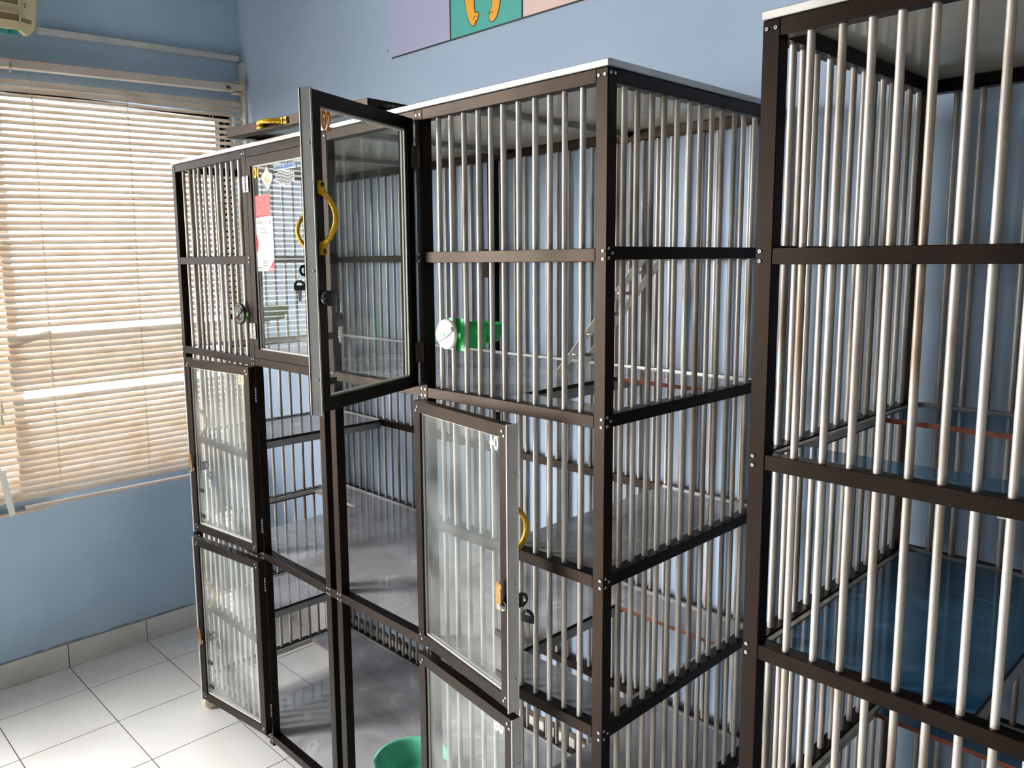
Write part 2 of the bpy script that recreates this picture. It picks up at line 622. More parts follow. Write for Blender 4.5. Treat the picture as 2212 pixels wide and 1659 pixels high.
# section in (y,z) of the right-hand front corner with chamfer, extruded along x
ax = XW
def ac_l(y, z):
    return (y + 0.66, z - 2.34)
out = [ac_l(-1.15, 2.337), ac_l(-0.262, 2.337), ac_l(-0.247, 2.324), ac_l(-0.236, 2.327), ac_l(-0.2135, 2.351), ac_l(-0.2035, 2.43), ac_l(-0.2035, 2.72), ac_l(-1.15, 2.72)]
MX = Matrix(((0, 0, 1, 0), (1, 0, 0, 0), (0, 1, 0, 0), (0, 0, 0, 1)))   # (u,v,w) -> x=w, y=u, z=v
MB().prism(out, 0.182, 0.2, 0, MX).build('front_panel', M_AC, ac, bevel=0.003)
MB().box(0.0, 0.183, -0.49, 0.44, 0.075, 0.38).build('housing', M_AC, ac)
g = MB()
zf = 0.2005
for i in range(5):
    z = 2.352 + i * 0.052
    g.box(0.19, 0.2035, -0.49 + 0.0, 0.398, z - 2.34 + 0.012, z - 2.34 + 0.042, 0)
    g.box(0.198, 0.2065, -0.49, 0.398, z - 2.34 + 0.0105, z - 2.34 + 0.0135, 1)
    g.box(0.198, 0.212, -0.49, 0.394, z - 2.34 + 0.036, z - 2.34 + 0.039, 1, Matrix.Translation((0, 0, 0)))
g.box(0.198, 0.2085, 0.398, 0.4015, 0.012, 0.3, 1)
g.build('louvre_grille', [M_AC_D, M_AC], ac)
MB().prism([ac_l(-0.2545, 2.378), ac_l(-0.224, 2.3765), ac_l(-0.2265, 2.3625), ac_l(-0.2555, 2.3675)], 0.199, 0.2015, 0, MX).build('badge_plate', M_AC_D, ac)
MB().box(0.199, 0.201, ac_l(-0.2435, 0)[0], ac_l(-0.2385, 0)[0], 0.083, 0.0875).box(0.199, 0.201, ac_l(-0.2435, 0)[0], ac_l(-0.2385, 0)[0], 0.0745, 0.0785).build('button', M_GREYMARK, ac)
MB().cyl((0.199, ac_l(-0.228, 0)[0], 0.0845), (0.2012, ac_l(-0.228, 0)[0], 0.0845), 0.0018).build('indicator_light', M_LED, ac)
MB().box(0.184, 0.197, -0.49, 0.366, -0.0175, -0.003).box(0.184, 0.199, 0.369, 0.392, -0.017, -0.003).build('base_strip', M_AC_T, ac)


# ------------------------------------------------------------------ blinds
def slat(mb, y0, y1, z, x, tilt, wid=0.0255, sag=0.0, z_r=None, warp=0.0, ph=0.0):
    """one crowned slat running along y; room edge lower"""
    ny = 18
    prof = []
    for k in range(5):
        u = (k / 4 - 0.5) * wid
        c = 0.0016 * (1 - (2 * k / 4 - 1) ** 2)
        prof.append((u * cos(tilt) + c * sin(tilt), -u * sin(tilt) + c * cos(tilt)))
    vs = []
    for i in range(ny + 1):
        t = i / ny
        zz = z + (0 if z_r is None else (z_r - z) * t) - sag * 4 * t * (1 - t) + warp * sin(7 * t + ph)
        y = y0 + (y1 - y0) * t
        endk = 1.0
        for k, (dx, dz) in enumerate(prof):
            yy = y
            if i == ny:
                yy -= 0.008 * abs(2 * k / 4 - 1) ** 3
            if i == 0:
                yy += 0.008 * abs(2 * k / 4 - 1) ** 3
            vs.append((x + dx, yy, zz + dz))
    fs = [(a * 5 + b, a * 5 + b + 1, a * 5 + b + 6, a * 5 + b + 5) for a in range(ny) for b in range(4)]
    mb.add(vs, fs, 0, True)


def slat_heights(z_top, z_bot, gaps, pitch):
    z, out = z_top, []
    while z > z_bot:
        out.append(z)
        d = pitch
        for a, extra in gaps:
            if a - pitch / 2 < z <= a + pitch / 2:
                d += extra
        z -= d
    return out


random.seed(11)
XB = -2.394
b1 = thing('venetian_blind', 'cream venetian blind with dirty slats hanging beside the cage', 'blind', (XB, 0.13, 2.23))
LB = Vector((XB, 0.13, 2.23))
mb = MB()
zs = slat_heights(2.212, 0.705, [(1.345, 0.021), (1.135, 0.026)], 0.0232)
for i, z in enumerate(zs):
    tl = radians(40) + random.uniform(-0.05, 0.05)
    if z > 2.17:
        tl = radians(62)
    if 1.13 < z < 1.32:
        tl = radians(58) + random.uniform(-0.06, 0.06)
    if z < 1.0:
        tl = radians(50) + random.uniform(-0.05, 0.05)
    skew = 0.024 * max(0.0, (z - 0.7) / 1.5)
    zl = z - skew * 0.7 + random.uniform(-0.0012, 0.0012)
    zr = z + skew * 0.6 + random.uniform(-0.0012, 0.0012)
    if i == len(zs) - 1:
        zl -= 0.006
    slat(mb, -0.345 - LB.y + random.uniform(-0.004, 0.004), 0.600 - LB.y, zl - LB.z, 0.0, tl, z_r=zr - LB.z, warp=random.uniform(-0.0009, 0.0009), ph=random.uniform(0, 6))
# one snapped slat end hanging in the upper gap
slat(mb, -0.345 - LB.y, -0.2 - LB.y, 1.278 - LB.z, 0.002, radians(48), z_r=1.318 - LB.z)
mb.build('slats', M_SLAT, b1, normals=False)
skew_box(MB(), -0.016, 0.02, -0.36 - LB.y, 0.596 - LB.y, 2.268 - LB.z, 2.307 - LB.z, 0.030).build('headrail', M_HEAD, b1, bevel=0.0015)
h = MB()
h.box(-0.02, 0.025, 0.590 - LB.y, 0.5945 + 0.006 - LB.y, 0.037, 0.083)
h.box(-0.02, 0.025, 0.565 - LB.y, 0.597 - LB.y, 0.0795, 0.083).box(-0.02, 0.025, 0.562 - LB.y, 0.597 - LB.y, 0.037, 0.0405)
h.build('end_bracket', M_CREAM, b1)
h = MB()
yy = 0.531 - LB.y
h.box(0.0195, 0.0225, yy - 0.014, yy + 0.014, 0.064, 0.0675).box(0.0195, 0.0225, yy - 0.014, yy + 0.014, 0.0475, 0.051)
h.box(0.0195, 0.0225, yy - 0.014, yy - 0.0105, 0.051, 0.064).box(0.0195, 0.0225, yy + 0.0105, yy + 0.014, 0.051, 0.064)
h.box(0.0185, 0.021, yy - 0.0105, yy + 0.0105, 0.051, 0.064, 1)
h.build('cord_lock', [M_CREAM, M_GREYMARK], b1)
for k, dy in enumerate((-0.003, 0.003)):
    MB().tube([(0.024, yy + dy, 0.055), (0.024, yy + dy * 1.5, -0.1), (0.023, yy + dy * 2 - 0.004, -0.55)], 0.0008, 6).build('pull_cord', M_CORD, b1)
h = MB()
yy = -0.268 - LB.y
h.cyl((0.024, yy, 0.022), (0.024, yy, -0.006), 0.004, 10).tube([(0.018, yy, 0.026), (0.026, yy + 0.001, 0.03), (0.024, yy, 0.02)], 0.0012, 6)
h.build('wand_hook', M_CREAM, b1)
for yc, za, zb in ((-0.205, 2.235, 0.69), (0.122, 2.245, 0.69), (0.46, 2.262, 0.69)):
    c = MB()
    for dx in (0.0125, -0.0125):
        c.tube([(dx, yc - LB.y, za - LB.z), (dx, yc - LB.y - 0.004, 1.5 - LB.z), (dx, yc - LB.y - 0.008, zb - LB.z)], 0.0007, 5)
    for z in zs:
        t = (2.2 - z) / 1.5
        y = yc - LB.y - 0.008 * t
        c.tube([(0.0125, y - 0.004, z - LB.z + 0.006), (0.0155, y, z - LB.z - 0.002), (0.0125, y + 0.004, z - LB.z - 0.009)], 0.0013, 5)
    c.build('ladder_cord', M_CORD, b1)
MB().box(-0.011, 0.013, -0.335 - LB.y, 0.602 - LB.y, 0.676 - LB.z, 0.6865 - LB.z).build('bottom_rail', M_HEAD, b1, bevel=0.002)

b2 = thing('venetian_blind', 'second cream blind at the picture edge, overlapping the wider blind', 'blind', (XB - 0.033, -0.8, 2.2))
L2 = Vector((XB - 0.033, -0.8, 2.2))
mb = MB()
zs2 = slat_heights(2.195, 0.70, [], 0.0232)
for i, z in enumerate(zs2):
    tl = radians(46 if z < 1.3 else 41) + random.uniform(-0.05, 0.05)
    e = -0.30 + random.uniform(-0.006, 0.006) + (0.012 if z < 1.0 else 0)
    zz = z + random.uniform(-0.001, 0.001)
    slat(mb, -1.27 - L2.y, e - L2.y, zz - L2.z, 0.0, tl, z_r=zz - L2.z)
mb.build('slats', M_SLAT, b2, normals=False)
MB().box(-0.014, 0.016, -1.28 - L2.y, -0.362 - L2.y, 0.03, 0.06).build('headrail', M_HEAD, b2, bevel=0.0015)
h = MB().box(-0.011, 0.013, -1.27 - L2.y, -0.262 - L2.y, 0.655 - L2.z, 0.666 - L2.z)
h.box(-0.0125, 0.0145, -0.262 - L2.y, -0.25 - L2.y, 0.6535 - L2.z, 0.6675 - L2.z)
h.build('bottom_rail', M_HEAD, b2, bevel=0.002)
# flat wand end and bell-shaped tassel
h = MB()
h.add([(0.045, -0.415 - L2.y, -1.36), (0.045, -0.392 - L2.y, -1.363), (0.045, -0.371 - L2.y, -1.530), (0.045, -0.390 - L2.y, -1.535),
       (0.050, -0.415 - L2.y, -1.36), (0.050, -0.392 - L2.y, -1.363), (0.050, -0.371 - L2.y, -1.530), (0.050, -0.390 - L2.y, -1.535)],
      [(0, 1, 2, 3), (7, 6, 5, 4), (0, 4, 5, 1), (1, 5, 6, 2), (2, 6, 7, 3), (3, 7, 4, 0)])
h.tube([(0.0475, -0.405 - L2.y, -1.36), (0.03, -0.412 - L2.y, -1.34), (0.02, -0.42 - L2.y, -0.9), (0.016, -0.42 - L2.y, 0.04)], 0.0022, 7)
h.build('tilt_wand', M_WHITEPL, b2)
for dy, zt, zb in ((0.0, -1.122, -1.158), (-0.004, -1.165, -1.2)):
    h = MB()
    y = -0.3815 + dy - L2.y
    h.cyl((0.04, y, zt), (0.04, y, zb), 0.0025, 10, r1=0.0075)
    h.tube([(0.04, y, zt), (0.03, y - 0.003, -0.6), (0.015, y - 0.006, 0.035)], 0.0008, 5)
    h.build('cord_tassel', M_CREAM, b2)
for yc in (-0.62, -1.0):
    MB().tube([(0.012, yc - L2.y, 0.03), (0.012, yc - L2.y, -1.54)], 0.0007, 5).build('ladder_cord', M_CORD, b2)

# ------------------------------------------------------------------ wall mural (three panels with black borders)
mu = thing('wall_mural', 'large painted panel strip on the wall with orange cartoon legs', 'mural', (-1.0, YW, 2.2418))
zt = 0.62
bk = MB()
bk.box(-0.385, 0.52, -0.004, -0.0005, -0.004, 0.0).box(-0.0895, -0.0845, -0.0045, -0.0005, 0, zt).box(0.2145, 0.2205, -0.0045, -0.0005, 0, zt).box(0.5225, 0.5285, -0.0045, -0.0005, 0, zt)
bk.build('border_line', M_MURAL['black'], mu)
MB().box(-0.385, -0.0895, -0.0035, -0.0003, 0, zt).build('lilac_panel', M_MURAL['lilac'], mu)
MB().box(-0.0845, 0.2145, -0.0035, -0.0003, 0, zt).build('teal_panel', M_MURAL['teal'], mu)
MB().box(0.2205, 0.5225, -0.0035, -0.0003, 0, zt).build('peach_panel', M_MURAL['peach'], mu)


def smooth_poly(pts, it=2):
    for _ in range(it):
        q = []
        for i in range(len(pts)):
            a, b = pts[i], pts[(i + 1) % len(pts)]
            q += [(a[0] * 0.75 + b[0] * 0.25, a[1] * 0.75 + b[1] * 0.25), (a[0] * 0.25 + b[0] * 0.75, a[1] * 0.25 + b[1] * 0.75)]
        pts = q
    return pts


MV = Matrix(((1, 0, 0, 0), (0, 0, -1, 0), (0, 1, 0, 0), (0, 0, 0, 1)))    # (u,v,w) -> x=u, z=v, y=-w
leg1 = smooth_poly([(-0.028, 0.20), (-0.026, 0.13), (-0.012, 0.06), (0.004, 0.022), (0.020, 0.017), (0.030, 0.026), (0.037, 0.036), (0.040, 0.05), (0.033, 0.055), (0.024, 0.050), (0.020, 0.08), (0.022, 0.12), (0.026, 0.20)])
leg2 = smooth_poly([(0.094, 0.20), (0.098, 0.10), (0.098, 0.055), (0.086, 0.045), (0.084, 0.022), (0.096, 0.012), (0.115, 0.022), (0.128, 0.05), (0.134, 0.10), (0.138, 0.20)])
body = smooth_poly([(-0.04, 0.19), (-0.05, 0.32), (-0.02, 0.42), (0.06, 0.45), (0.15, 0.42), (0.17, 0.3), (0.15, 0.19), (0.09, 0.175), (0.03, 0.175)])


def grow(poly, d):
    cx = sum(p[0] for p in poly) / len(poly)
    out = []
    n = len(poly)
    for i in range(n):
        a, b = poly[i - 1], poly[(i + 1) % n]
        t = Vector((b[0] - a[0], b[1] - a[1])).normalized()
        out.append((poly[i][0] - t.y * -d if False else poly[i][0] + t.y * d, poly[i][1] - t.x * d))
    return out


def area(p):
    return sum(p[i - 1][0] * p[i][1] - p[i][0] * p[i - 1][1] for i in range(len(p))) / 2


mo, ml = MB(), MB()
for pl in (leg1, leg2, body):
    if area(pl) < 0:
        pl = pl[::-1]
    ml.prism(grow(pl, 0.0022), 0.0036, 0.0042, 0, MV)
    mo.prism(grow(pl, -0.0004), 0.0036, 0.0048, 0, MV)
for c, r0, a0, a1 in (((0.0275, 0.036), 0.008, 0.6, 3.4), ((0.031, 0.024), 0.007, 1.5, 3.6), ((0.094, 0.034), 0.008, 0.3, 3.0)):
    pts = [(c[0] + r0 * cos(a0 + (a1 - a0) * i / 8), -0.005, c[1] + r0 * sin(a0 + (a1 - a0) * i / 8)) for i in range(9)]
    ml.tube(pts, 0.0009, 5)
ml.build('drawn_outline', M_MURAL['black'], mu)
mo.build('cartoon_cat_legs', M_MURAL['orange'], mu)


# ------------------------------------------------------------------ cages
BARR = 0.0054


def rivet_mesh(pts, face):
    """small pop rivets; face 'y' points towards -y, 'x' towards +x"""
    mb = MB()
    for a, z in pts:
        if face == 'y':
            mb.cyl((a, 0.0, z), (a, -0.0018, z), 0.0030, 10, 0, r1=0.0024)
            mb.cyl((a, -0.0016, z), (a, -0.0020, z), 0.0011, 8, 1)
        else:
            mb.cyl((0, a, z), (0.0018, a, z), 0.0030, 10, 0, r1=0.0024)
            mb.cyl((0.0016, a, z), (0.0020, a, z), 0.0011, 8, 1)
    return mb.mesh('rivets', [M_RIVET, M_RIVET_D])


RV4 = rivet_mesh([(-0.006, 0.007), (0.006, 0.007), (-0.006, -0.007), (0.006, -0.007)], 'y')
RV2H = rivet_mesh([(-0.0065, 0.0), (0.0065, 0.0)], 'y')
RV2V = rivet_mesh([(0.0, 0.0068), (0.0, -0.0068)], 'y')
RVS = rivet_mesh([(-0.007, 0.008), (-0.007, -0.008), (0.003, 0.0)], 'x')
RVST = rivet_mesh([(-0.006, 0.003), (0.006, 0.003)], 'x')


def tile_panel(mb, x0, x1, y0, y1, z, gx=(), gy=(), th=0.009, edge=3):
    """glazed tiles (slot 0 glaze, 1 clay edge, 2 grout) with joints at gx, gy"""
    xs = [x0] + [g for g in gx if x0 + 0.02 < g < x1 - 0.02] + [x1]
    ys = [y0] + [g for g in gy if y0 + 0.02 < g < y1 - 0.02] + [y1]
    j = 0.0011
    mb.box(x0 + 0.001, x1 - 0.001, y0 + 0.001, y1 - 0.001, z - th, z - 0.0002, edge, None, 2)
    for i in range(len(xs) - 1):
        for k in range(len(ys) - 1):
            mb.box(xs[i] + (j if i else 0), xs[i + 1] - (j if i < len(xs) - 2 else 0), ys[k] + (j if k else 0), ys[k + 1] - (j if k < len(ys) - 2 else 0), z - th, z, edge, None, 0)


GX = (-1.445, -1.06, -0.70, -0.30)
GY = (0.157, 0.41)


def make_cage(label, loc, rz, Z, zroof, tile, front_left=11):
    """Z: rail tops of levels top..bottom (7); local frame: corner front right at x=0, y=0"""
    root = thing('cat_cage', label, 'cage', loc, (0, 0, rz))
    Wd, D, p, h = 1.766, 0.600, 0.025, 0.0227
    xl = -Wd
    posts_f = [xl, -1.2866, -0.9265, -0.8745, -0.5073, -p]
    ztop, zbot = Z[0], Z[6] - h - 0.012
    # posts
    pm = MB().box(0, p, 0, p, zbot, ztop).mesh('post', M_FRAME, 0.0012)
    fp = []
    for x in posts_f:
        fp.append(link('post', pm, root, (x, 0, 0)))
    for x in (xl, -0.8975, -p):
        link('post', pm, root, (x, D - p, 0))
    # rails
    def rail(x0, x1, y0, y1, zt):
        return MB().box(x0, x1, y0, y1, zt - h, zt).build('rail', M_FRAME, root, bevel=0.0008)
    bays_f = [(posts_f[i] + p, posts_f[i + 1]) for i in range(5)]
    for k in range(7):
        for bi, (a, b) in enumerate(bays_f):
            if k in (1, 3, 5) and bi in (1, 2, 3):
                continue
            rail(a, b, 0.0003, p - 0.001, Z[k])
        for a, b in ((xl + p, -0.8975), (-0.8975 + p, -p)):
            rail(a, b, D - p + 0.001, D - 0.0003, Z[k])
        for x in (xl + 0.0003, -p + 0.0007):
            rail(x, x + p - 0.001, p, D - p, Z[k] + (0.003 if k else 0))
    # rivets at the joints
    for k in range(7):
        zc = Z[k] - h / 2
        for i, po in enumerate(fp):
            if k in (1, 3, 5) and i in (2, 3):
                continue
            if k == 0:
                me = RV2H
            elif i == 5 or i == 0 or (k in (1, 3, 5)):
                me = RV2V
            else:
                me = RV4
            dx = 0.0125
            if me is RV2V:
                dx = 0.007 if i in (0, 4) else 0.018
            link('rivets', me, po, (dx, 0, zc))
        link('rivets', RVST if k == 0 else RVS, fp[5], (p, 0.0125, zc + (0.003 if k else 0)))
    # bars
    bz0, bz1 = Z[6] - 0.004, Z[0] - 0.004
    bmesh_ = MB().cyl((0, 0, bz0), (0, 0, bz1), BARR, 12, 0, caps=False).mesh('bar', M_BAR)
    random.seed(5)
    bars = []
    for n, (a, b) in ((11, bays_f[0]), (11, bays_f[4])):
        d = (b - a) / (n + 1)
        bars += [(a + d * (i + 1), 0.0125) for i in range(n)]
    for x in (xl + 0.0125, -0.0125):
        bars += [(x, 0.0605 + 0.0401 * i) for i in range(13) if 0.0605 + 0.0401 * i < D - p - 0.01]
    for a, b, n in ((xl + p, -0.8975, 20), (-0.8975 + p, -p, 20)):
        d = (b - a) / (n + 1)
        bars += [(a + d * (i + 1), D - 0.0125) for i in range(n)]
    for x, y in bars:
        link('bar', bmesh_, root, (x + random.uniform(-0.0008, 0.0008), y, 0), (random.uniform(-0.0012, 0.0012), random.uniform(-0.0012, 0.0012), random.uniform(0, 6)))
    # floors and shelves
    tm = [tile, M_TERRA, M_GROUT_L, M_DARKEDGE]
    for k, el, er, fy, by in ((2, -1.455, -0.285, 0.095, 0.40), (4, -1.455, -0.317, 0.120, 0.450), (6, -1.445, None, 0.115, 0.417)):
        z = Z[k] - 0.0008
        mb = MB()
        xe = er if er is not None else -0.027
        tile_panel(mb, el, xe, 0.027, 0.5655, z, GX, GY)
        tile_panel(mb, xl + 0.027, el, by, 0.5655, z - 0.0004, (), (), edge=1 if tile is M_TILE_B else 2)
        tile_panel(mb, xl + 0.027, el, 0.027, fy, z - 0.0004, (), ())
        if er is not None:
            tile_panel(mb, xe, -0.027, 0.027, fy, z - 0.0004)
            tile_panel(mb, xe, -0.027, by, 0.5655, z - 0.0004, edge=1)
        mb.build('floor_panel', tm, root)
        for xs in ([el] + ([er - 0.016] if er is not None else [])):
            MB().box(xs, xs + 0.016, p, D - p, z - 0.031, z - 0.0092).build('support_beam', M_ALU_G, root)
    for k in (3, 5):
        z = Z[k] - 0.0008
        for a, b in ((xl + 0.027, -1.464 if k == 3 else -1.48), (-0.265 if k == 3 else -0.280, -0.027)):
            mb = MB()
            tile_panel(mb, a, b, 0.027, 0.5655, z, (), (0.41,))
            mb.build('shelf', tm, root)
            xs = b - 0.016 if a < -1 else a
            MB().box(xs, xs + 0.016, p, D - p, z - 0.031, z - 0.0092).build('support_beam', M_ALU_G, root)
    for k in (2, 3, 4, 5, 6):
        zz = Z[k]
        segs = [(xl + 0.027, -0.027)] if k in (2, 4, 6) else [(xl + 0.027, -1.466), (-0.263, -0.027)]
        for a, b in segs:
            MB().box(a, b, 0.5665, D - p + 0.0005, zz - 0.002, zz + 0.0034).build('edge_ledge', M_ALU_G, root, bevel=0.0008)
        for a in (xl + p, -p - 0.009):
            MB().box(a, a + 0.009, p, 0.565, zz - 0.012, zz + 0.001).build('edge_ledge', M_ALU, root, bevel=0.0008)
    # roof sheet, cross strips, silver edge
    zr = ztop + 0.0015
    MB().box(xl + 0.001, -0.001, 0.001, D - 0.001, zr, zr + 0.006).build('roof_sheet', M_ROOF, root)
    for x in (-0.40, -0.82, -1.235):
        MB().box(x - 0.0125, x + 0.0125, p, D - p, zr - 0.013, zr - 0.0003).build('roof_strip', M_ALU_G, root)
    e = 0.0018
    mb = MB()
    for a, b, c, d in ((xl - e, e, -e, 0.0125), (xl - e, e, D - 0.0125, D + e), (xl - e, 0.0125 + xl, 0.0125, D - 0.0125), (-0.0125, e, 0.0125, D - 0.0125)):
        mb.box(a, b, c, d, ztop + 0.0014, zroof)
    mb.build('roof_edge_trim', M_ALU, root, bevel=0.0015)
    # castors
    for x, y in ((xl - 0.004, 0.035), (-0.03, 0.035), (xl + 0.03, D - 0.04), (-0.03, D - 0.04), (-0.89, 0.035), (-0.89, D - 0.04)):
        c = MB().box(-0.016, 0.016, -0.016, 0.016, zbot - 0.006, zbot).box(-0.017, -0.014, -0.02, 0.012, 0.026, zbot - 0.005).box(0.014, 0.017, -0.02, 0.012, 0.026, zbot - 0.005)
        co = c.build('castor', M_ALU_G, root, (x, y, 0), bevel=0.001)
        w = MB()
        M = Matrix.Translation((0, -0.006, 0.03)) @ Matrix.Rotation(pi / 2, 4, 'Y')
        w.lathe([(0.004, -0.0135), (0.024, -0.0135), (0.0295, -0.009), (0.0295, 0.009), (0.024, 0.0135), (0.004, 0.0135)], 28, 0, M)
        w.build('wheel', M_CASTER, co)
    return root


Z1 = [1.8772, 1.5848, 1.2960, 1.0048, 0.7153, 0.4245, 0.1345]
Z2 = [1.8836, 1.5797, 1.2869, 0.9996, 0.7080, 0.4160, 0.1260]
T1, T2 = -0.010168825, -0.020061323
cage1 = make_cage('tall brown cat cage with numbered glass doors standing by the blinds', (0, 0, 0), T1, Z1, 1.8903, M_TILE_G)
cage2 = make_cage('nearer brown cat cage with blue tiled shelves, cut off by the right picture edge', (0.277984 + 1.766 * cos(T2), -0.0215054 + 1.766 * sin(T2), 0), T2, Z2, 1.8966, M_TILE_B)
MB().box(-0.014, 0.014, -0.002, 0.0, 1.515, 1.600).build('bracket_plate', M_FRAME, cage1, (-0.905, 0.574, 0), bevel=0.0006)


# ------------------------------------------------------------------ cage doors (parts of the first cage)
def hinge_mesh(m, side=0, ang=0.0):
    """butt hinge on the front of a post; the leaf on `side` (-1 left, 1 right) is swung by ang degrees with its door"""
    mb = MB()
    for sx in (-1, 1):
        M = Matrix.Rotation(radians(ang), 4, 'Z') if sx == side else None
        mb.box(min(sx * 0.0022, sx * 0.0165), max(sx * 0.0022, sx * 0.0165), -0.0016, 0.0, -0.022, 0.022, 0, M)
        for z in (-0.0155, 0, 0.0155):
            mb.cyl((sx * 0.0098, -0.0014, z), (sx * 0.0098, -0.0024, z), 0.0027, 10, 0, r1=0.002, M=M)
            mb.cyl((sx * 0.0098, -0.0023, z), (sx * 0.0098, -0.0027, z), 0.0009, 6, 1, M=M)
    for i in range(5):
        mb.cyl((0, -0.0018, -0.022 + i * 0.0088 + 0.0003), (0, -0.0018, -0.022 + (i + 1) * 0.0088 - 0.0003), 0.0028, 10)
    return mb.mesh('hinge', [m, M_RIVET_D])


HG, HGB = hinge_mesh(M_HINGE), hinge_mesh(M_HINGE_B)
HG_02 = hinge_mesh(M_HINGE_B, -1, 110.8)
HG_L, HG_R = hinge_mesh(M_HINGE, 1, -173), hinge_mesh(M_HINGE_B, -1, 172)


def handle_mesh():
    """gold bow handle, local: along z, standing off towards -y"""
    mb = MB()
    n = 72
    pts, rs = [], []
    Lh = 0.044
    for i in range(n + 1):
        t = i / n
        z = -Lh + 2 * Lh * t
        d = 0.030 * sin(pi * t) ** 0.62
        pts.append((0, -0.003 - d, z * (1 - 0.10 * sin(pi * t))))
        u = abs(2 * t - 1)
        r = 0.0047
        if 0.5 < u < 0.92:
            r = 0.0040 + (0.0013 if int(u * 30) % 2 else 0)
        rs.append(r)
    mb.tube(pts, rs, 10, flat=1.25)
    for sz in (-1, 1):
        mb.box(-0.0075, 0.0075, -0.006, 0.0, sz * 0.056 - 0.008, sz * 0.056 + 0.008)
        mb.box(-0.0065, 0.0065, -0.009, 0.0, sz * 0.046 - 0.005, sz * 0.046 + 0.005)
        mb.cyl((0, -0.006, sz * 0.058), (0, -0.0075, sz * 0.058), 0.004, 10, 1)
    return mb.mesh('handle', [M_GOLD, M_RIVET_D])


HM = handle_mesh()


def door_parts(d, s, w, z0, z1, glass, number=None, num_mat=None, strip=True, num_h=0.027, num_x=None):
    """children of door object d. Local: hinge axis at x=0, extends to s*w; outer face y=0, inner y=.021, z from door bottom=0"""
    H = z1 - z0
    fw = 0.0245
    X = lambda a: s * a
    def bx(mb, a, b, *r, **k):
        return mb.box(min(X(a), X(b)), max(X(a), X(b)), *r, **k)
    g = MB()
    bx(g, fw - 0.004, w - fw + 0.004, 0.0085, 0.0125, fw - 0.004, H - fw + 0.004)
    g.build('glass_pane', glass, d)
    q = MB()
    for y0, y1, mi in ((0.0055, 0.0085, 0), (0.0125, 0.0155, 1)):
        bx(q, fw - 0.001, fw + 0.003, y0, y1, fw, H - fw, mi=mi)
        bx(q, w - fw - 0.003, w - fw + 0.001, y0, y1, fw, H - fw, mi=mi)
        bx(q, fw, w - fw, y0, y1, fw - 0.001, fw + 0.003, mi=mi)
        bx(q, fw, w - fw, y0, y1, H - fw - 0.003, H - fw + 0.001, mi=mi)
    q.build('glazing_seal', [M_SEAL, M_SEAL], d)
    if strip:
        st = MB()
        bx(st, w, w + 0.0022, -0.0005, 0.0225, -0.006, H + 0.003)
        bx(st, w, w + 0.0034, -0.0022, 0.0006, -0.006, H + 0.003, mi=1)
        bx(st, w, w + 0.0034, 0.0214, 0.0248, -0.006, H + 0.003, mi=1)
        st.build('edge_strip', [M_STRIP if number in ('01', '02') else M_STRIP_B, M_ALU], d, bevel=0.0009)
        sc = MB()
        for z in (0.06, H * 0.45, H - 0.09):
            sc.cyl((X(w + 0.0020), 0.0065, z), (X(w + 0.0034), 0.0065, z), 0.0022, 8, 0)
            sc.cyl((X(w + 0.0033), 0.0065, z), (X(w + 0.0037), 0.0065, z), 0.001, 6, 1)
        sc.build('rivets', [M_RIVET, M_RIVET_D], d)
    # corner rivets on the inner face
    for a in (0.010, w - 0.010):
        for z, k in ((0.012, 1), (H - 0.012, -1)):
            rv = MB()
            for q_ in (0, 1):
                ax, az = X(a + (0.006 if q_ else 0) * (1 if a < w / 2 else -1)), z + (0.0 if q_ else 0.008 * k)
                rv.cyl((ax, 0.021, az), (ax, 0.0226, az), 0.0026, 8, 0)
                rv.cyl((ax, 0.0224, az), (ax, 0.0229, az), 0.0009, 6, 1)
            rv.build('rivets', [M_RIVET, M_RIVET_D], d)
    # handle on the outer face of the free stile
    link('handle', HM, d, (X(w - 0.0145), 0.0, 0.345))
    # cam lock
    lk = MB()
    lx, lz = X(w - 0.013), 0.205 if number != '01' else 0.248
    lk.cyl((lx, 0.0, lz), (lx, -0.006, lz), 0.0105, 20)
    lk.cyl((lx, -0.006, lz), (lx, -0.0075, lz), 0.0075, 16)
    lk.cyl((lx, 0.021, lz), (lx, 0.027, lz), 0.0115, 6, 1)
    lk.cyl((lx, 0.027, lz), (lx, 0.034, lz), 0.0065, 14, 1)
    cam_ = [(-0.008, -0.008), (0.008, -0.008), (0.0085, 0.012), (0.0065, 0.036), (0.0115, 0.036), (0.0085, 0.045), (0.002, 0.049), (-0.0055, 0.046), (-0.008, 0.03)]
    Mc = Matrix.Translation((lx - s * 0.004, 0.0315, lz)) @ Matrix(((s, 0, 0, 0), (0, 0, 1, 0), (0, 1, 0, 0), (0, 0, 0, 1)))
    lk.prism(cam_, -0.001, 0.001, 2, Mc)
    lk.build('cam_lock', [M_CHROME, M_CHROME, M_BRASS], d, label='brass cam lock')
    # black rubber bumpers stuck to the glass
    for z in (0.052, 0.135):
        b = MB()
        bx(b, w - fw - 0.028, w - fw - 0.006, 0.0125, 0.0155, z - 0.006, z + 0.006)
        b.build('bumper', M_BLACKPL, d)
        if number in ('01', '02'):
            b = MB()
            bx(b, w - fw - 0.028, w - fw - 0.006, 0.0055, 0.0085, z - 0.006, z + 0.006)
            b.build('bumper', M_BLACKPL, d)
    if number:
        nx = num_x if num_x is not None else (fw + 0.019 if s > 0 else -(w - fw - 0.0125))
        text(number, num_h, num_mat, 'number_sticker', d, (nx, 0.0083, H - fw - 0.004 - num_h), (pi / 2, 0, 0), width=0.0285, bold=0.0012, label='number ' + number + ' sticker')


